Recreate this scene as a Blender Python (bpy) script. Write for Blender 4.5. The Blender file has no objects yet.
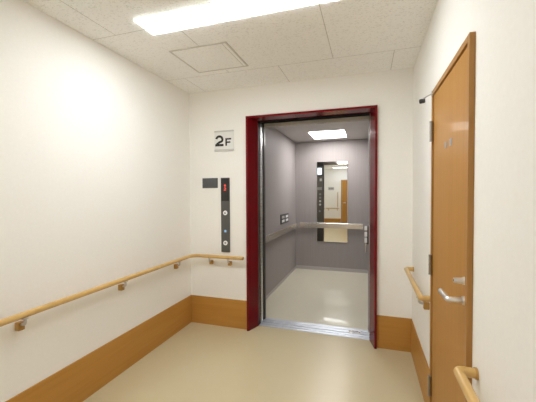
import bpy, bmesh, math
from mathutils import Vector, Matrix
PI = math.pi
sc = bpy.context.scene
COL = sc.collection

# ------------------------------------------------------------------ dimensions (metres)
W, H, REAR = 2.224, 2.50, -5.50          # corridor width, ceiling height, far end behind the camera
BH = 0.30                                 # height of the wood wainscot band
CX0, CX1, CY0, CY1, CH = 0.56, 1.86, 0.30, 2.75, 2.365   # lift cabin
OX0, OX1 = 0.745, 1.870                   # clear opening

# ------------------------------------------------------------------ materials
def new_mat(name, color=(.8, .8, .8), rough=.5, metal=0., coat=0., spec=.5, emit=None, estr=0.):
    m = bpy.data.materials.new(name); m.use_nodes = True
    b = m.node_tree.nodes['Principled BSDF']
    b.inputs['Base Color'].default_value = (*color, 1)
    b.inputs['Roughness'].default_value = rough
    b.inputs['Metallic'].default_value = metal
    b.inputs['Coat Weight'].default_value = coat
    b.inputs['Coat Roughness'].default_value = .08
    b.inputs['Specular IOR Level'].default_value = spec
    if emit:
        b.inputs['Emission Color'].default_value = (*emit, 1)
        b.inputs['Emission Strength'].default_value = estr
    return m, m.node_tree.nodes, m.node_tree.links, b

def coords(N, L, scale=(1, 1, 1)):
    tc = N.new('ShaderNodeTexCoord'); mp = N.new('ShaderNodeMapping')
    mp.inputs['Scale'].default_value = scale
    L.new(tc.outputs['Object'], mp.inputs['Vector'])
    return mp.outputs['Vector']

def ramp(N, L, fac, stops):
    r = N.new('ShaderNodeValToRGB')
    while len(r.color_ramp.elements) < len(stops): r.color_ramp.elements.new(.5)
    for e, (p, c) in zip(r.color_ramp.elements, stops):
        e.position = p; e.color = (*c, 1)
    L.new(fac, r.inputs['Fac'])
    return r.outputs['Color']

def noise(N, L, vec, scale, detail=3., rough=.55):
    n = N.new('ShaderNodeTexNoise')
    n.inputs['Scale'].default_value = scale; n.inputs['Detail'].default_value = detail
    n.inputs['Roughness'].default_value = rough
    L.new(vec, n.inputs['Vector'])
    return n.outputs['Fac']

def bump(N, L, b, h, strength, dist=.002):
    n = N.new('ShaderNodeBump')
    n.inputs['Strength'].default_value = strength; n.inputs['Distance'].default_value = dist
    L.new(h, n.inputs['Height']); L.new(n.outputs['Normal'], b.inputs['Normal'])

def wallpaper(name, color):
    m, N, L, b = new_mat(name, color, .75, spec=.3)
    v = coords(N, L)
    n = noise(N, L, v, 180, 3)
    c = [x * .975 for x in color]
    L.new(ramp(N, L, noise(N, L, v, 60, 3), [(.3, c), (.7, color)]), b.inputs['Base Color'])
    bump(N, L, b, n, .25, .001)
    return m

def wood(name, light, dark, scale, rough=.4, coat=.15):
    """scale: stretch of the grain, small along the grain"""
    m, N, L, b = new_mat(name, light, rough, coat=coat, spec=.3)
    v = coords(N, L, scale)
    n1 = noise(N, L, v, 1.0, 5, .6)
    L.new(ramp(N, L, n1, [(.30, dark), (.55, light), (.75, [min(1, x * 1.05) for x in light])]), b.inputs['Base Color'])
    return m

def metal(name, color, rough, scale=None, aniso=0.):
    m, N, L, b = new_mat(name, color, rough, metal=1.)
    if scale:
        v = coords(N, L, scale)
        n = noise(N, L, v, 1.0, 2)
        r = N.new('ShaderNodeMapRange')
        r.inputs['To Min'].default_value = rough * .8; r.inputs['To Max'].default_value = rough * 1.25
        L.new(n, r.inputs['Value']); L.new(r.outputs['Result'], b.inputs['Roughness'])
    b.inputs['Anisotropic'].default_value = aniso
    return m

WALL = wallpaper('cream_wallpaper', (.915, .90, .855))

def ceiling_mat():
    m, N, L, b = new_mat('rockwool_ceiling_board', (.95, .95, .93), .9, spec=.2)
    tc = N.new('ShaderNodeTexCoord')
    mp = N.new('ShaderNodeMapping'); L.new(tc.outputs['Object'], mp.inputs['Vector'])
    # boards 920 x 840, staggered joints
    mp.inputs['Location'].default_value = (-.66, .40, 0)
    br = N.new('ShaderNodeTexBrick')
    br.offset = .5; br.offset_frequency = 2
    for k, val in (('Scale', 1.0), ('Mortar Size', .0022), ('Mortar Smooth', .1), ('Bias', 0.), ('Brick Width', .92), ('Row Height', .84)):
        br.inputs[k].default_value = val
    br.inputs['Color1'].default_value = br.inputs['Color2'].default_value = (1, 1, 1, 1)
    br.inputs['Mortar'].default_value = (.58, .56, .53, 1)
    L.new(mp.outputs['Vector'], br.inputs['Vector'])
    v2 = coords(N, L, (1, 1.6, 1))
    n = noise(N, L, v2, 75, 4, .65)
    fissure = ramp(N, L, n, [(.36, (.76, .755, .73)), (.45, (.95, .95, .93))])
    mx = N.new('ShaderNodeMix'); mx.data_type = 'RGBA'; mx.blend_type = 'MULTIPLY'
    mx.inputs['Factor'].default_value = 1
    L.new(fissure, mx.inputs['A']); L.new(br.outputs['Color'], mx.inputs['B'])
    L.new(mx.outputs['Result'], b.inputs['Base Color'])
    bump(N, L, b, n, .3, .003)
    return m
CEIL = ceiling_mat()

def floor_mat(name, c1, rough=.28, coat=.2, coat_rough=.17):
    m, N, L, b = new_mat(name, c1, rough, coat=coat)
    b.inputs['Coat Roughness'].default_value = coat_rough
    v = coords(N, L)
    # faint mottling of the vinyl
    k1 = [x * .985 for x in c1]; k2 = [x * 1.015 for x in c1]
    L.new(ramp(N, L, noise(N, L, v, 14, 2), [(.0, k1), (1., k2)]), b.inputs['Base Color'])
    return m
FLOOR = floor_mat('beige_vinyl_floor', (.60, .515, .325), .32)
CABFLOOR = floor_mat('cabin_vinyl_floor', (.70, .655, .52), .28, .35, .06)

BAND = wood('wainscot_wood', (.51, .255, .055), (.47, .225, .044), (1.2, 1.2, 38), .45, .05)
DOORWOOD = wood('door_wood', (.475, .235, .052), (.445, .215, .045), (60, 60, 1.6), .5, .03)
FRAMEWOOD = wood('door_frame_wood', (.43, .22, .062), (.39, .195, .052), (50, 50, 2), .45, .05)
RAILWOOD = wood('rail_wood', (.64, .415, .15), (.585, .365, .12), (14, 14, 14), .33, .3)
BLOCKWOOD = wood('bracket_wood', (.50, .29, .08), (.44, .24, .065), (20, 20, 20), .4)
RED = new_mat('dark_red_gloss_paint', (.165, .006, .009), .16, coat=0., spec=.22)[0]
STEEL = metal('brushed_steel', (.66, .66, .66), .28, (4, 4, 260))
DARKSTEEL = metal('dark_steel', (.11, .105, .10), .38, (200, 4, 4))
SILVER = metal('satin_nickel', (.80, .79, .77), .36)
ALU = metal('aluminium_sill', (.62, .65, .72), .45)
GREYMETAL = new_mat('grey_bracket_paint', (.55, .53, .49), .45, metal=.2)[0]
RAILSTEEL = metal('rail_steel', (.84, .83, .81), .27)
TRANSOM = metal('transom_steel', (.55, .53, .50), .07)
TRANSOMFACE = new_mat('transom_face_reflection', (.62, .58, .50), .4, metal=.2)[0]  # grey beige stands in for what the polished steel would reflect
PANELSTEEL = metal('operating_panel_steel', (.24, .225, .20), .4)
HINGE = metal('hinge_steel', (.40, .38, .36), .35)
MIRROR = new_mat('mirror_glass', (.90, .91, .87), .015, metal=1.)[0]

def cabin_wall():
    m, N, L, b = new_mat('mauve_grey_cabin_panel', (.35, .32, .315), .55, spec=.25)
    v = coords(N, L, (90, 90, 2))
    L.new(ramp(N, L, noise(N, L, v, 1.0, 2), [(.3, (.335, .306, .301)), (.7, (.36, .33, .325))]), b.inputs['Base Color'])
    return m
CABWALL = cabin_wall()
CABCEIL = new_mat('cabin_ceiling_panel', (.58, .56, .55), .5, metal=.1)[0]
SKIRT = new_mat('cabin_skirting', (.52, .50, .50), .4, metal=.3)[0]
BLACK = new_mat('black_plastic', (.018, .018, .018), .4)[0]
RUBBER = new_mat('black_rubber', (.02, .02, .02), .7)[0]
SHAFT = new_mat('dark_shaft', (.015, .015, .015), .9, spec=.1)[0]
PANELGREY = new_mat('dark_grey_panel', (.11, .11, .105), .45, metal=.3)[0]
PLATEGREY = new_mat('grey_plate', (.105, .107, .112), .5, metal=.2)[0]
SIGNSILVER = new_mat('sign_plate', (.80, .80, .77), .4)[0]
SIGNSHADE = new_mat('sign_edge', (.58, .57, .54), .45)[0]
INK = new_mat('black_lettering', (.012, .012, .012), .5)[0]
WHITEP = new_mat('white_plastic', (.92, .92, .92), .4)[0]
PALEPLATE = new_mat('pale_grey_plate', (.50, .49, .47), .45)[0]
PLATETEXT = new_mat('grey_lettering', (.25, .25, .25), .5)[0]
LED = new_mat('red_led', (.5, .02, .02), .4, emit=(1., .13, .08), estr=.45)[0]
BLUE = new_mat('blue_lamp', (.20, .33, .5), .3, emit=(.35, .6, 1.), estr=.25)[0]
SCREEN = new_mat('display_screen', (.5, .6, .7), .2, emit=(.75, .88, 1.), estr=.9)[0]
LIGHTFRAME = new_mat('white_light_frame', (.90, .90, .89), .5)[0]
HATCHFRAME = new_mat('hatch_frame', (.60, .575, .53), .45, metal=.2)[0]
LAMP = new_mat('corridor_lamp_diffuser', (.9, .9, .9), .5, emit=(.95, 1., 1.03), estr=12.4)[0]
LAMPREAR = new_mat('rear_corridor_lamp_diffuser', (.9, .9, .9), .5, emit=(.92, .99, 1.14), estr=3.9)[0]
CABLAMP = new_mat('cabin_lamp_diffuser', (.9, .9, .9), .5, emit=(1., .98, .96), estr=8.2)[0]

# ------------------------------------------------------------------ mesh helpers (world coordinates)
class Shape:
    def __init__(s): s.bm = bmesh.new()
    def box(s, x0, x1, y0, y1, z0, z1, bevel=0., seg=2):
        t = bmesh.new()
        bmesh.ops.create_cube(t, size=1)
        for v in t.verts:
            v.co = Vector(((x0 + x1) / 2 + v.co.x * (x1 - x0), (y0 + y1) / 2 + v.co.y * (y1 - y0), (z0 + z1) / 2 + v.co.z * (z1 - z0)))
        if bevel: bmesh.ops.bevel(t, geom=t.edges[:], offset=bevel, segments=seg, profile=.6, affect='EDGES')
        return s.merge(t)
    def merge(s, t):
        me = bpy.data.meshes.new('t'); t.to_mesh(me); t.free(); s.bm.from_mesh(me); bpy.data.meshes.remove(me)
        return s
    def prism(s, poly, axis, a, b):
        """extrude a closed 2-D polygon along an axis from a to b"""
        def P(u, v, w):
            return {'x': (w, u, v), 'y': (u, w, v), 'z': (u, v, w)}[axis]
        lo = [s.bm.verts.new(P(u, v, a)) for u, v in poly]; hi = [s.bm.verts.new(P(u, v, b)) for u, v in poly]
        n = len(poly)
        s.bm.faces.new(lo); s.bm.faces.new(hi)
        for i in range(n): s.bm.faces.new((lo[i], lo[(i + 1) % n], hi[(i + 1) % n], hi[i]))
        return s
    def tube(s, path, r, seg=16, cap=True, rx=None):
        pts = [Vector(p) for p in path]; rings = []
        up = None
        for i, p in enumerate(pts):
            d = ((pts[i + 1] - p).normalized() if i < len(pts) - 1 else Vector()) + ((p - pts[i - 1]).normalized() if i else Vector())
            d.normalize()
            if up is None: up = Vector((0, 0, 1)) if abs(d.z) < .9 else Vector((0, 1, 0))
            u = (up - d * up.dot(d)).normalized(); w = d.cross(u); up = u
            rings.append([s.bm.verts.new(p + u * (r * math.sin(a)) + w * ((rx or r) * math.cos(a))) for a in (2 * PI * k / seg for k in range(seg))])
        for A, B in zip(rings, rings[1:]):
            for k in range(seg): s.bm.faces.new((A[k], A[(k + 1) % seg], B[(k + 1) % seg], B[k]))
        if cap: s.bm.faces.new(rings[0]); s.bm.faces.new(rings[-1])
        return s
    def disc(s, c, axis, r, h, seg=24, r2=None):
        c = Vector(c); a = Vector(axis).normalized()
        t = bmesh.new()
        bmesh.ops.create_cone(t, cap_ends=True, segments=seg, radius1=r, radius2=r if r2 is None else r2, depth=h)
        M = Matrix.Translation(c + a * h / 2) @ a.to_track_quat('Z', 'Y').to_matrix().to_4x4()
        bmesh.ops.transform(t, matrix=M, verts=t.verts)
        return s.merge(t)
    def ribbon(s, pts, w, y0, y1):
        """a stroke of width w through 2-D (x,z) points, as a raised letter between y0 and y1"""
        P = [Vector(p) for p in pts]; L, R = [], []
        for i, p in enumerate(P):
            d = (P[min(i + 1, len(P) - 1)] - P[max(i - 1, 0)]).normalized(); n = Vector((-d.y, d.x))
            L.append(p + n * w / 2); R.append(p - n * w / 2)
        for i in range(len(P) - 1):
            s.prism([tuple(L[i]), tuple(L[i + 1]), tuple(R[i + 1]), tuple(R[i])], 'y', y0, y1)
        return s

def rounded(pts, rad, n=8):
    """round off the inner corners of a polyline"""
    P = [Vector(p) for p in pts]; out = [P[0]]
    for i in range(1, len(P) - 1):
        a = (P[i - 1] - P[i]).normalized(); b = (P[i + 1] - P[i]).normalized()
        A = P[i] + a * rad; B = P[i] + b * rad
        for k in range(n + 1):
            t = k / n; out.append(A * (1 - t) ** 2 + P[i] * 2 * t * (1 - t) + B * t * t)
    out.append(P[-1]); return out

def root_of(o):
    while o.parent: o = o.parent
    return o

def build(name, shape, mat, parent=None, loc=None, smooth=False, label=None):
    """link the shape as ONE mesh object; loc is the origin of a top-level mesh"""
    bmesh.ops.recalc_face_normals(shape.bm, faces=shape.bm.faces[:])
    org = Vector(root_of(parent).location) if parent else Vector(loc or (0, 0, 0))
    for v in shape.bm.verts: v.co -= org
    me = bpy.data.meshes.new(name); shape.bm.to_mesh(me); shape.bm.free()
    me.materials.append(mat)
    if smooth:
        me.polygons.foreach_set('use_smooth', [True] * len(me.polygons))
        me.set_sharp_from_angle(angle=math.radians(40))
    o = bpy.data.objects.new(name, me); COL.objects.link(o)
    if parent: o.parent = parent
    else: o.location = org
    if label: o['label'] = label
    return o

def tag(o, label, cat, group=None):
    o['label'] = label; o['category'] = cat; o['kind'] = 'thing'
    if group: o['group'] = group
    return o
def thing(name, label, cat, loc, group=None):
    o = bpy.data.objects.new(name, None); COL.objects.link(o); o.location = loc; o.empty_display_size = .1
    return tag(o, label, cat, group)
def struct(name, shape, mat, label, cat, loc=(0, 0, 0), smooth=False):
    o = build(name, shape, mat, None, loc, smooth)
    o['kind'] = 'structure'; o['label'] = label; o['category'] = cat
    return o
def B(*a, **k): return Shape().box(*a, **k)

# ================================================================== THE CORRIDOR
T = .10
struct('floor', B(-T, W + T, REAR - T, .125, -.06, 0), FLOOR, 'glossy beige vinyl floor of the corridor in front of the elevator', 'floor')
# ceiling with the openings of the two recessed lamps
LX0, LX1, LY0, LY1 = .455, 1.708, -1.362, -1.172
L2Y0, L2Y1 = -3.60, -3.39
L3Y0, L3Y1 = -5.05, -4.84
s = Shape()
for y0, y1 in ((REAR - T, L3Y0), (L3Y1, L2Y0), (L2Y1, LY0), (LY1, .02)): s.box(-T, W + T, y0, y1, H, H + .08)
for y0, y1 in ((L3Y0, L3Y1), (L2Y0, L2Y1), (LY0, LY1)):
    s.box(-T, LX0, y0, y1, H, H + .08); s.box(LX1, W + T, y0, y1, H, H + .08)
struct('ceiling', s, CEIL, 'off-white speckled acoustic board ceiling of the corridor', 'ceiling')
struct('wall_left', B(-T, 0, REAR - T, .0, 0, H), WALL, 'long cream wall on the left carrying a wooden handrail', 'wall')
# back wall, round the lift entrance
fx0, fx1, fz = .671, 1.931, 2.194
s = Shape()
s.box(-T, fx0 + .02, 0, .12, 0, H); s.box(fx1 - .02, W + T, 0, .12, 0, H); s.box(fx0 + .02, fx1 - .02, 0, .12, fz - .02, H)
struct('wall_back', s, WALL, 'cream end wall around the red elevator entrance', 'wall')
# right wall with the door opening
DY0, DY1, DZ = -1.648, -.935, 2.000          # outside of the door frame
s = Shape()
s.box(W, W + T, REAR - T, DY0 + .012, 0, H); s.box(W, W + T, DY1 - .012, 0, 0, H); s.box(W, W + T, DY0 + .012, DY1 - .012, DZ - .012, H)
struct('wall_right', s, WALL, 'cream wall on the right around the wooden door', 'wall')
struct('wall_rear', B(-T, W + T, REAR - T, REAR, 0, H), WALL, 'cream wall at the far end of the corridor, seen in the mirror', 'wall')

bt = .007
struct('baseboard_left', B(0, bt, REAR, 0, 0, BH, bevel=.0015), BAND, 'tall wood-grain baseboard along the left wall', 'baseboard')
struct('baseboard_back_left', B(bt, fx0, -bt, 0, 0, BH, bevel=.0015), BAND, 'tall wood-grain baseboard left of the red elevator frame', 'baseboard')
struct('baseboard_back_right', B(fx1, W - bt, -bt, 0, 0, BH, bevel=.0015), BAND, 'tall wood-grain baseboard right of the red elevator frame', 'baseboard')
struct('baseboard_right_far', B(W - bt, W, DY1, 0, 0, BH, bevel=.0015), BAND, 'tall wood-grain baseboard between the wooden door and the corner', 'baseboard')
struct('baseboard_right_near', B(W - bt, W, REAR, DY0, 0, BH, bevel=.0015), BAND, 'tall wood-grain baseboard on the right wall nearer than the door', 'baseboard')
struct('baseboard_rear', B(bt, .73, REAR, REAR + bt, 0, BH, bevel=.0015), BAND, 'wood-grain baseboard on the far corridor wall, seen in the mirror', 'baseboard')

# ---------------------------------------------------------------- wooden door in the right wall
d = bpy.data.objects.new('door_1', None); COL.objects.link(d); d.location = (W, (DY0 + DY1) / 2, 0)
d['kind'] = 'structure'; d['label'] = 'narrow closed wooden door with lever handle in the right wall'; d['category'] = 'door'
fw, pr = .026, .020
s = Shape()
s.box(W - pr, W + .09, DY0, DY0 + fw, 0, DZ, bevel=.002); s.box(W - pr, W + .09, DY1 - fw, DY1, 0, DZ, bevel=.002)
s.box(W - pr, W + .09, DY0 + fw, DY1 - fw, DZ - fw, DZ, bevel=.002)
build('door_frame', s, FRAMEWOOD, d)
leaf = build('door_leaf', B(W - .012, W + .028, DY0 + fw + .003, DY1 - fw - .003, .008, DZ - fw - .004, bevel=.0015), DOORWOOD, d)
build('door_backing', B(W + .075, W + .09, DY0 + fw, DY1 - fw, 0, DZ - fw), SHAFT, d)
for z in (1.765, .99, .27):
    s = Shape()
    s.disc((W - pr - .006, DY1 - .030, z - .055), (0, 0, 1), .008, .11, 14)
    s.box(W - pr - .004, W - pr, DY1 - .030, DY1 - .006, z - .055, z + .055)
    for zz in (-.058, .055): s.disc((W - pr - .006, DY1 - .030, z + zz), (0, 0, 1), .0095, .003, 14)
    s.disc((W - pr - .006, DY1 - .030, z - .002), (0, 0, 1), .009, .004, 14)
    build('hinge', s, HINGE, d, smooth=True)
# lever handle: rosette, stem out of the leaf, lever towards the hinges
hy, hz, lx = -1.590, .986, W - .012
h = build('lever_handle', Shape().tube(rounded([(lx, hy, hz), (lx - .058, hy, hz), (lx - .064, hy + .097, hz + .004)], .008, 6), .0115, 16, rx=.0110), SILVER, d, smooth=True)
build('rosette', Shape().disc((lx, hy, hz), (-1, 0, 0), .018, .008, 28, .016), SILVER, h, smooth=True)
s = Shape().disc((lx, hy, hz + .078), (-1, 0, 0), .016, .008, 28, .014)
s.disc((lx - .008, hy, hz + .078), (-1, 0, 0), .0125, .030, 24, .0105)
lock = build('door_lock', s, SILVER, d, smooth=True)
build('keyhole', Shape().disc((lx - .038, hy, hz + .078), (-1, 0, 0), .004, .001, 12), BLACK, lock)
for y, z in ((-1.262, 1.643), (-1.356, 1.642)):
    build('indicator_plate', B(lx - .002, lx, y - .020, y + .020, z - .016, z + .016, bevel=.0008), HINGE, d)

# arm door stop on the top corner of the frame
t = thing('door_stop', 'small black-tipped metal arm stop at the wooden door\'s top corner', 'door stop', (W - pr, -.955, 1.975))
s = Shape().tube([(W - pr - .004, -.962, 1.984), (W - pr - .024, -.94, 1.977), (W - pr - .045, -.900, 1.971)], .004, 10)
s.box(W - pr - .006, W - pr, -.974, -.950, 1.972, 1.996, bevel=.001)
build('arm', s, STEEL, t, smooth=True)
build('rubber_bumper', Shape().tube([(W - pr - .032, -.905, 1.962), (W - pr - .056, -.893, 1.962)], .0135, 16), RUBBER, t, smooth=True)

# ---------------------------------------------------------------- handrails
RR, RO, RZ = .0175, .060, .752

def bracket(par, wx, wy, nx, ny, z=RZ):
    """wall block and metal arm; (wx, wy) point on the wall, (nx, ny) outward normal"""
    tx, ty = -ny, nx
    def bx(o0, o1, hw, z0, z1, bev):
        xs = sorted((wx + nx * o0 - abs(tx) * hw, wx + nx * o1 + abs(tx) * hw)) if nx == 0 else sorted((wx + nx * o0, wx + nx * o1))
        ys = sorted((wy + ny * o0 - abs(ty) * hw, wy + ny * o1 + abs(ty) * hw)) if ny == 0 else sorted((wy + ny * o0, wy + ny * o1))
        return B(xs[0], xs[1], ys[0], ys[1], z0, z1, bevel=bev)
    c = lambda o, zz: (wx + nx * o, wy + ny * o, zz)
    s = Shape().tube(rounded([c(.030, z - .058), c(RO, z - .056), c(RO, z - RR + .002)], .018, 6), .008, 12)
    s.disc(c(RO, z - RR - .006), (0, 0, 1), .017, .007, 18, .014)
    a = build('bracket', s, GREYMETAL, par, smooth=True, label='grey metal bracket arm')
    build('wall_block', bx(0, .034, .017, z - .092, z - .046, .005), BLOCKWOOD, a)

# left wall and round the corner on to the back wall
t = thing('handrail', 'long wooden handrail along the left wall, bending round the corner to below the call panel', 'handrail', (RO, -.3, RZ - .09))
s = Shape().tube(rounded([(RO, -5.2, RZ), (RO, -RO, RZ), (.640, -RO, RZ)], .10, 12), RR, 20)
build('rail', s, RAILWOOD, t, smooth=True)
build('end_cap', Shape().disc((.640, -RO, RZ), (1, 0, 0), RR + .002, .008, 20, RR - .002), BLOCKWOOD, t, smooth=True)
for y in (-.30, -1.03, -1.775, -2.6, -3.4, -4.2, -5.0): bracket(t, 0, y, 1, 0)
for x in (.262, .478): bracket(t, x, 0, 0, -1)

def return_rail(name, label, y0, y1, brs):
    t = thing(name, label, 'handrail', (W - RO, (y0 + y1) / 2, RZ - .09))
    z = RZ + .010
    build('rail', Shape().tube(rounded([(W - .006, y0, z), (W - RO, y0, z), (W - RO, y1, z), (W - .006, y1, z)], .014, 5), RR, 20), RAILWOOD, t, smooth=True)
    for y in (y0, y1): build('wall_flange', Shape().disc((W, y, z), (-1, 0, 0), RR + .003, .008, 20), BLOCKWOOD, t, smooth=True)
    for y in brs: bracket(t, W, y, -1, 0, z)
return_rail('handrail', 'short wooden handrail on the right wall between the door and the corner', -.100, -.880, (-.80,))
return_rail('handrail', 'wooden handrail in the right foreground, starting beside the wooden door', -1.705, -4.9, (-1.93, -2.8, -3.7, -4.6))

# seen in the mirror: rail, vertical grab bar, plate and door on the far corridor wall
t = thing('handrail', 'wooden handrail on the far corridor wall, visible only in the mirror', 'handrail', (.37, REAR + RO, RZ - .09))
build('rail', Shape().tube([(.08, REAR + RO, RZ), (.66, REAR + RO, RZ)], RR, 16), RAILWOOD, t, smooth=True)
for x in (.2, .58): bracket(t, x, REAR, 0, 1)
t = thing('grab_bar', 'vertical wooden grab bar above the rail beside the door in the mirror', 'grab bar', (.605, REAR + RO, .79))
build('bar', Shape().tube([(.605, REAR + RO, .80), (.605, REAR + RO, 1.47)], .017, 16), RAILWOOD, t, smooth=True)
for z in (.86, 1.41): build('post', Shape().disc((.605, REAR, z), (0, 1, 0), .012, RO, 14), BLOCKWOOD, t, smooth=True)
t = thing('wall_sign', 'small pale grey lettered plate on the far corridor wall, reflected in the mirror', 'sign', (.31, REAR, 1.56))
build('plate', B(.185, .435, REAR, REAR + .006, 1.56, 1.69, bevel=.001), PALEPLATE, t)
s = Shape()
for x0, x1 in ((.21, .25), (.262, .29), (.30, .35), (.36, .41)): s.box(x0, x1, REAR + .006, REAR + .0075, 1.605, 1.645)
build('lettering', s, PLATETEXT, t)
d2 = bpy.data.objects.new('door_2', None); COL.objects.link(d2); d2.location = (1.15, REAR, 0)
d2['kind'] = 'structure'; d2['label'] = 'wooden door at the far end of the corridor, reflected in the mirror'; d2['category'] = 'door'
s = Shape()
s.box(.74, .775, REAR - .02, REAR + .02, 0, 2.0, bevel=.002); s.box(1.545, 1.58, REAR - .02, REAR + .02, 0, 2.0, bevel=.002); s.box(.775, 1.545, REAR - .02, REAR + .02, 1.965, 2.0, bevel=.002)
build('door_frame', s, FRAMEWOOD, d2)
build('door_leaf', B(.778, 1.542, REAR - .02, REAR + .012, .008, 1.962, bevel=.0015), DOORWOOD, d2)
s = Shape().tube(rounded([(.84, REAR + .012, 1.0), (.84, REAR + .07, 1.0), (.95, REAR + .07, 1.0)], .012, 5), .010, 12)
build('lever_handle', s, SILVER, d2, smooth=True)

# ---------------------------------------------------------------- ceiling fittings
REC = -.007                              # the opal diffuser stands slightly proud of the ceiling
def lamp(label, y0, y1, m):
    t = thing('ceiling_light', label, 'ceiling light', ((LX0 + LX1) / 2, (y0 + y1) / 2, H))
    s = Shape(); e = .004
    s.box(LX0, LX1, y0, y0 + e, H - .003, H + .08); s.box(LX0, LX1, y1 - e, y1, H - .003, H + .08)
    s.box(LX0, LX0 + e, y0 + e, y1 - e, H - .003, H + .08); s.box(LX1 - e, LX1, y0 + e, y1 - e, H - .003, H + .08)
    s.box(LX0 + e, LX1 - e, y0 + e, y1 - e, H + .072, H + .08)
    build('frame', s, LIGHTFRAME, t)
    build('diffuser', B(LX0 + e, LX1 - e, y0 + e, y1 - e, H + REC, H + .012), m, t)
    build('screw', Shape().disc((LX0 + .03, (y0 + y1) / 2, H + REC), (0, 0, -1), .006, .003, 12), GREYMETAL, t, smooth=True)
lamp('long white fluorescent light in the corridor ceiling', LY0, LY1, LAMP)
lamp('second long fluorescent light further back in the corridor ceiling, behind the viewer', L2Y0, L2Y1, LAMPREAR)
lamp('added fill light at the far end of the corridor ceiling, behind the viewer', L3Y0, L3Y1, LAMPREAR)  # added only to brighten the far wall that the mirror reflects

t = thing('ceiling_hatch', 'square access hatch in the ceiling with thin grey metal rim', 'access hatch', (.64, -.705, H))
hx0, hx1, hy0, hy1, rim = .400, .880, -.925, -.480, .013
s = Shape()
s.box(hx0, hx1, hy0, hy0 + rim, H - .004, H); s.box(hx0, hx1, hy1 - rim, hy1, H - .004, H)
s.box(hx0, hx0 + rim, hy0 + rim, hy1 - rim, H - .004, H); s.box(hx1 - rim, hx1, hy0 + rim, hy1 - rim, H - .004, H)
build('rim', s, HATCHFRAME, t)
build('hatch_panel', B(hx0 + rim + .002, hx1 - rim - .002, hy0 + rim + .002, hy1 - rim - .002, H - .0025, H), CEIL, t)
build('latch', Shape().disc((.50, hy0 + rim / 2, H - .004), (0, 0, -1), .008, .002, 14), STEEL, t, smooth=True)

# ---------------------------------------------------------------- floor sign, blank plate and call panel on the back wall
t = thing('floor_sign', 'square silver floor sign reading 2F left of the elevator', 'sign', (.416, 0, 1.857))
sx0, sx1, sz0, sz1, sy = .306, .526, 1.857, 2.072, -.012
build('plate', B(sx0, sx1, sy, 0, sz0 + .020, sz1 - .016, bevel=.001), SIGNSILVER, t)
for z0, z1 in ((sz0, sz0 + .020), (sz1 - .016, sz1)): build('edge_strip', B(sx0, sx1, sy - .001, 0, z0, z1, bevel=.001), SIGNSHADE, t)
def arc(cx, cz, rx, rz, a0, a1, n=16):
    return [(cx + rx * math.cos(math.radians(a0 + (a1 - a0) * k / n)), cz + rz * math.sin(math.radians(a0 + (a1 - a0) * k / n))) for k in range(n + 1)]
def digit_two(x0, z0, w, h, sw):
    """strokes of a 2 inside the box x0..x0+w, z0..z0+h"""
    r = w / 2 - sw / 2; cz = z0 + h - sw / 2 - r * .92
    a = arc(x0 + w / 2, cz, r, r * .92, 168, -38, 22)
    a += [(x0 + w * .50, z0 + h * .36), (x0 + w * .26, z0 + h * .22), (x0 + sw * .62, z0 + sw * .75)]
    b = [(x0, z0 + sw / 2), (x0 + w, z0 + sw / 2)]
    return a, b
s = Shape()
a, b = digit_two(.318, 1.909, .094, .114, .023)
s.ribbon(a, .023, sy - .003, sy); s.ribbon(b, .023, sy - .0032, sy)
build('digit', s, INK, t)
s = Shape()
s.ribbon([(.4435, 1.911), (.4435, 1.989)], .017, sy - .003, sy)
s.ribbon([(.436, 1.981), (.500, 1.981)], .016, sy - .0032, sy)
s.ribbon([(.436, 1.947), (.491, 1.947)], .015, sy - .0034, sy)
build('letter', s, INK, t)

t = thing('wall_plate', 'small blank dark grey plate left of the call panel', 'wall plate', (.247, 0, 1.472))
build('plate', B(.157, .337, -.008, .001, 1.472, 1.578, bevel=.002), PLATEGREY, t)
for x in (.166, .328):
    for z in (1.481, 1.569): build('screw', Shape().disc((x, -.008, z), (0, -1, 0), .003, .001, 10), DARKSTEEL, t)

t = thing('call_panel', 'tall narrow dark grey elevator call panel with red display', 'call panel', (.427, 0, .795))
px0, px1, py = .377, .476, -.012
build('faceplate', B(px0, px1, py, 0, .795, 1.578, bevel=.002), PANELGREY, t)
dsp = build('display', B(px0 + .005, px1 - .005, py - .002, py, 1.335, 1.572, bevel=.0008), BLACK, t)
s = Shape()
a, b = digit_two(.414, 1.444, .024, .032, .006)
s.ribbon(a, .006, py - .004, py - .002); s.ribbon(b, .006, py - .004, py - .002)
build('led_digit', s, LED, dsp)
s = Shape().prism([(.414, 1.492), (.438, 1.492), (.426, 1.512)], 'y', py - .004, py - .002)
s.box(.422, .430, py - .004, py - .002, 1.482, 1.492)
build('led_arrow', s, LED, dsp)
for z, up in ((1.210, 1), (.893, -1)):
    bt_ = build('call_button', Shape().disc((.4265, py, z), (0, -1, 0), .0245, .007, 32, .023), WHITEP, t, smooth=True)
    build('arrow', Shape().prism([(.4165, z - .007 * up), (.4365, z - .007 * up), (.4265, z + .011 * up)], 'y', py - .008, py - .007), INK, bt_)
build('indicator_lamp', B(.4155, .4375, py - .003, py, 1.006, 1.030, bevel=.001), BLUE, t)
for z in (.806, 1.327): build('screw', Shape().disc((.4265, py, z), (0, -1, 0), .003, .001, 10), DARKSTEEL, t)

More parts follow.
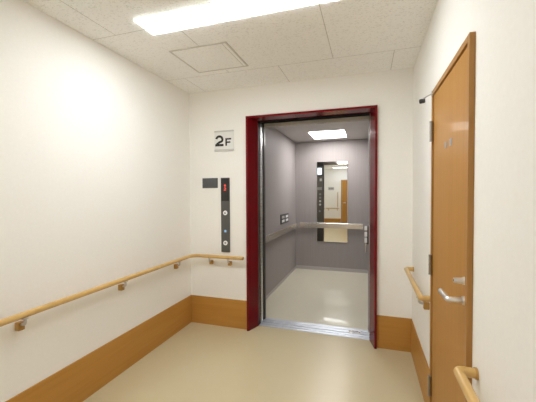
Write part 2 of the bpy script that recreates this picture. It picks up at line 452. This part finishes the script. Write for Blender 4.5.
# ================================================================== ELEVATOR ENTRANCE
t = thing('elevator_door_frame', 'glossy dark red splayed frame around the elevator opening', 'door frame', ((fx0 + fx1) / 2, 0, 0))
fp, fc, fy1 = -.035, .020, .122
zs = 2.172
build('jamb', Shape().prism([(fx0, fp), (fx0 + fc, fp), (OX0, fy1), (OX0 - .012, fy1), (fx0, 0)], 'z', 0, fz), RED, t)
build('jamb', Shape().prism([(fx1, fp), (fx1 - fc, fp), (OX1, fy1), (OX1 + .012, fy1), (fx1, 0)], 'z', 0, fz), RED, t)
build('header', Shape().prism([(fp + .004, fz), (fp, zs), (fy1, zs), (fy1, zs + .02), (0, fz)], 'x', fx0 + .004, fx1 - .004), RED, t)
build('strike_post', B(OX1 - .001, OX1 + .012, fy1, fy1 + .09, 0, 2.163), STEEL, t)

# sliding doors, opened into the pocket on the left
t = thing('elevator_landing_door', 'silver edge of the open sliding landing door at the left jamb', 'elevator door', (.45, .17, .012))
build('door_panel', B(-.33, .744, .132, .172, .012, 2.164, bevel=.003), PANELGREY, t)
build('door_panel', B(-.33, .757, .188, .236, .012, 2.164, bevel=.004), STEEL, t)
t = thing('elevator_car_door', 'dark edge of the open inner car door behind the silver landing door', 'elevator door', (.45, .26, .012))
build('door_panel', B(-.33, .757, .256, .284, .012, 2.20, bevel=.003), DARKSTEEL, t)
build('shaded_rubber_edge', B(.757, .763, .258, .284, .02, 2.19, bevel=.002), RUBBER, t)  # dark door and black edge also carry the shade in the door gap
t = thing('door_hanger_track', 'black door track box in the gap above the opening', 'door track', (1.2, .17, zs + .01))
build('cover', B(-.33, 2.0, .13, .225, 2.165, 2.30), SHAFT, t)
build('track', B(-.33, 2.0, .235, .28, 2.23, 2.30), DARKSTEEL, t)

# sills
def sill(name, label, y0, y1, n):
    t = thing(name, label, 'door sill', (1.31, (y0 + y1) / 2, 0))
    build('base_plate', B(OX0, OX1 - .002, y0, y1, -.03, -.003), ALU, t)
    s = Shape(); w = (y1 - y0) / n
    for k in range(n): s.box(OX0, OX1 - .002, y0 + k * w + (.004 if k else 0), y0 + (k + 1) * w - (.004 if k < n - 1 else 0), -.006, .003)
    build('ridge', s, ALU, t)
    return t
sill('door_sill', 'grooved aluminium landing sill at the foot of the red frame', .126, .222, 2)
cs = sill('door_sill', 'grooved aluminium car sill along the edge of the cabin floor', .234, .345, 2)
fp_ = build('fixing_plate', B(1.665, 1.795, .228, .286, .003, .006, bevel=.001), STEEL, cs)
for x in (1.685, 1.775): build('screw', Shape().disc((x, .252, .006), (0, 0, 1), .007, .002, 12), DARKSTEEL, fp_)

# ================================================================== ELEVATOR CABIN
struct('floor_cabin', B(CX0 - .03, CX1 + .03, .346, CY1 + .03, -.06, 0), CABFLOOR, 'pale glossy vinyl floor inside the elevator', 'floor')
clx0, clx1, cly0, cly1 = .953, 1.515, 1.84, 2.50
s = Shape()
s.box(CX0 - .03, clx0, CY0, CY1 + .03, CH, CH + .06); s.box(clx1, CX1 + .03, CY0, CY1 + .03, CH, CH + .06)
s.box(clx0, clx1, CY0, cly0, CH, CH + .06); s.box(clx0, clx1, cly1, CY1 + .03, CH, CH + .06)
struct('ceiling_cabin', s, CABCEIL, 'grey ceiling panel inside the elevator', 'ceiling')
struct('wall_cabin_left', B(CX0 - .03, CX0, CY0, CY1 + .03, 0, CH), CABWALL, 'mauve grey left wall inside the elevator', 'wall')
struct('wall_cabin_right', B(CX1, CX1 + .03, CY0, CY1 + .03, 0, CH), CABWALL, 'mauve grey right wall inside the elevator, seen almost edge-on', 'wall')
struct('wall_cabin_back', B(CX0, CX1, CY1, CY1 + .03, 0, CH), CABWALL, 'mauve grey back wall inside the elevator behind the mirror', 'wall')
struct('wall_cabin_front', B(CX0, OX0 + .012, CY0, CY0 + .035, 0, CH), DARKSTEEL, 'dark steel front return beside the elevator opening, seen in the mirror', 'wall')
struct('trim_1', B(OX0 + .012, CX1, CY0, CY0 + .015, 2.144, CH), TRANSOMFACE, 'transom panel with painted-in beige reflection above the elevator opening', 'trim')
struct('trim_2', B(OX0 + .012, CX1, CY0 + .015, CY0 + .035, 2.146, CH), TRANSOM, 'polished steel transom lining inside the elevator above the opening, seen in the mirror', 'trim')
struct('baseboard_cabin_back', B(CX0 + .006, CX1 - .006, CY1 - .008, CY1, 0, .058), SKIRT, 'low pale grey kick strip at the cabin back wall', 'baseboard')
struct('baseboard_cabin_left', B(CX0, CX0 + .006, CY0 + .04, CY1, 0, .04), SKIRT, 'low pale grey kick strip at the cabin left wall', 'baseboard')
struct('baseboard_cabin_right', B(CX1 - .006, CX1, CY0 + .04, CY1, 0, .04), SKIRT, 'low pale grey kick strip at the cabin right wall', 'baseboard')

t = thing('cabin_light', 'square white light panel in the elevator ceiling', 'ceiling light', ((clx0 + clx1) / 2, (cly0 + cly1) / 2, CH))
e = .008
s = Shape()
s.box(clx0, clx1, cly0, cly0 + e, CH - .002, CH + .05); s.box(clx0, clx1, cly1 - e, cly1, CH - .002, CH + .05)
s.box(clx0, clx0 + e, cly0 + e, cly1 - e, CH - .002, CH + .05); s.box(clx1 - e, clx1, cly0 + e, cly1 - e, CH - .002, CH + .05)
s.box(clx0 + e, clx1 - e, cly0 + e, cly1 - e, CH + .04, CH + .05)
build('frame', s, LIGHTFRAME, t)
build('diffuser', B(clx0 + e, clx1 - e, cly0 + e, cly1 - e, CH + .018, CH + .030), CABLAMP, t)

# mirror
t = thing('mirror', 'tall narrow mirror on the elevator\'s back wall', 'mirror', (1.233, CY1, .525))
mx0, mx1, mz0, mz1 = .960, 1.506, .525, 1.990
build('glass', B(mx0 + .004, mx1 - .004, CY1 - .008, CY1, mz0 + .004, mz1 - .004), MIRROR, t)
s = Shape()
s.box(mx0, mx1, CY1 - .010, CY1, mz1 - .004, mz1); s.box(mx0, mx1, CY1 - .010, CY1, mz0, mz0 + .004)
s.box(mx0, mx0 + .004, CY1 - .010, CY1, mz0 + .004, mz1 - .004); s.box(mx1 - .004, mx1, CY1 - .010, CY1, mz0 + .004, mz1 - .004)
build('rim', s, STEEL, t)

# flat steel handrails on three sides
HZ0, HZ1, HT, HO = .778, .872, .018, .055
def flat_rail(label, p0, p1, wall):
    t = thing('cabin_handrail', label, 'handrail', ((p0[0] + p1[0]) / 2, (p0[1] + p1[1]) / 2, HZ0))
    (x0, y0), (x1, y1) = p0, p1
    build('rail', B(x0, x1, y0, y1, HZ0, HZ1, bevel=.007, seg=3), RAILSTEEL, t)
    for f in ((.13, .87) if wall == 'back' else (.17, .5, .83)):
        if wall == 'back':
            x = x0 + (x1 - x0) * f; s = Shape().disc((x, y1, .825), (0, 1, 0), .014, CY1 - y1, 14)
        elif wall == 'left':
            y = y0 + (y1 - y0) * f; s = Shape().disc((CX0, y, .825), (1, 0, 0), .014, x0 - CX0, 14)
        else:
            y = y0 + (y1 - y0) * f; s = Shape().disc((x1, y, .825), (1, 0, 0), .014, CX1 - x1, 14)
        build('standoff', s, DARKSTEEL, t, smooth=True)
    return t
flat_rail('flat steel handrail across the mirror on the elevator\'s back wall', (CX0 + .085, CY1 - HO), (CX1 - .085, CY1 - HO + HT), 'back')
flat_rail('flat steel handrail on the elevator\'s left wall', (CX0 + HO - HT, .50), (CX0 + HO, CY1 - .10), 'left')
flat_rail('flat steel handrail on the elevator\'s right wall, seen end-on beside the red jamb', (CX1 - .034, .46), (CX1 - .034 + .014, CY1 - .10), 'right')

# wheelchair-height panels
def side_panel(label, x, nx, y0, y1, z0, z1, dpt, cols):
    t = thing('button_panel', label, 'button panel', (x, (y0 + y1) / 2, z0))
    xs = sorted((x, x + nx * dpt))
    build('faceplate', B(xs[0], xs[1], y0, y1, z0, z1, bevel=.002), BLACK, t)
    xf = x + nx * dpt
    for i in range(cols):
        for j in range(2):
            yc = y0 + (y1 - y0) * (i + .5 + .12 * (1 - 2 * i / max(1, cols - 1)) * 0) / cols; zc = z0 + (z1 - z0) * (.30 + .40 * j)
            hw = (y1 - y0) / cols * .30
            xb = sorted((xf, xf + nx * .006))
            build('button', B(xb[0], xb[1], yc - hw, yc + hw, zc - .020, zc + .020, bevel=.0015), WHITEP if not (i == 0 and j == 1) else PALEPLATE, t)
    return t
side_panel('small black wheelchair-height button panel on the elevator\'s left wall', CX0, 1, 1.665, 2.145, .93, 1.082, .012, 2)

t = thing('button_panel', 'side-mounted control box with white buttons on the elevator\'s right wall', 'button panel', (CX1, .51, .875))
build('housing', B(CX1 - .014, CX1, .42, .60, .875, 1.065, bevel=.003), DARKSTEEL, t)
for y in (.465, .555):
    for z in (.905, .970, 1.035): build('button', B(CX1 - .042, CX1 - .014, y - .020, y + .020, z - .018, z + .018, bevel=.004), WHITEP, t, smooth=True)

# main operating panel, on the inner face of the front return (the mirror shows it)
t = thing('operating_panel', 'tall dark operating panel with screen and buttons, reflected along the mirror\'s left edge', 'button panel', (.655, CY0 + .035, .60))
fy = CY0 + .035 + .006
build('faceplate', B(.575, .745, CY0 + .035, fy, .60, 2.12, bevel=.002), PANELSTEEL, t)
bz = build('screen_bezel', B(.590, .728, fy, fy + .004, 1.855, 2.10, bevel=.001), BLACK, t)
build('screen', B(.606, .712, fy + .004, fy + .005, 1.895, 2.075), SCREEN, bz)
build('notice_plate', B(.60, .72, fy, fy + .003, 1.50, 1.575), PALEPLATE, t)
build('notice_plate', B(.66, .715, fy, fy + .003, 1.73, 1.80), WHITEP, t)
for z in (1.39, 1.30, 1.21, 1.12):
    build('button', Shape().disc((.672, fy, z), (0, 1, 0), .026, .006, 20), WHITEP if z < 1.25 else PALEPLATE, t, smooth=True)
build('button', Shape().disc((.66, fy, .95), (0, 1, 0), .024, .006, 20), PALEPLATE, t, smooth=True)

# dark shaft between the landing wall and the cabin
s = Shape()
s.box(-.40, -.36, .125, 2.9, -.3, 2.9); s.box(W + T, W + T + .04, .125, 2.9, -.3, 2.9); s.box(-.40, W + T + .04, 2.86, 2.9, -.3, 2.9)
s.box(-.40, W + T + .04, .125, 2.9, 2.9, 2.94); s.box(-.40, W + T + .04, .125, 2.9, -.34, -.3)
s.box(-.36, OX0 - .03, .123, .128, 0, 2.9); s.box(OX1 + .03, W + T, .123, .128, 0, 2.9)
struct('wall_shaft', s, SHAFT, 'dark concrete of the elevator shaft behind the door gap', 'wall')

# ================================================================== WORLD, CAMERA
w = bpy.data.worlds.new('World'); sc.world = w; w.use_nodes = True
w.node_tree.nodes['Background'].inputs['Color'].default_value = (.02, .02, .02, 1)
w.node_tree.nodes['Background'].inputs['Strength'].default_value = .2

F, yaw, pitch, roll = 310.72, -.3103, -.0233, -.0044
cam = bpy.data.cameras.new('camera'); co = bpy.data.objects.new('camera', cam); COL.objects.link(co)
cam.sensor_width = 36; cam.lens = F / 536 * 36; cam.clip_start = .02
f = Vector((math.sin(yaw) * math.cos(pitch), math.cos(yaw) * math.cos(pitch), math.sin(pitch)))
r = Vector((math.cos(yaw), -math.sin(yaw), 0)); u = r.cross(f)
r2 = r * math.cos(roll) + u * math.sin(roll); u2 = u * math.cos(roll) - r * math.sin(roll)
M = Matrix((r2, u2, -f)).transposed().to_4x4(); M.translation = Vector((1.8488, -2.9771, 1.4086))
co.matrix_world = M
sc.camera = co

vs = sc.view_settings
vs.view_transform = 'Standard'; vs.look = 'None'; vs.gamma = 1; vs.use_curve_mapping = False
vs.exposure = 1.32
sc.cycles.max_bounces = 14; sc.cycles.diffuse_bounces = 8; sc.cycles.glossy_bounces = 8
sc.cycles.use_denoising = True
sc.cycles.sample_clamp_indirect = 8
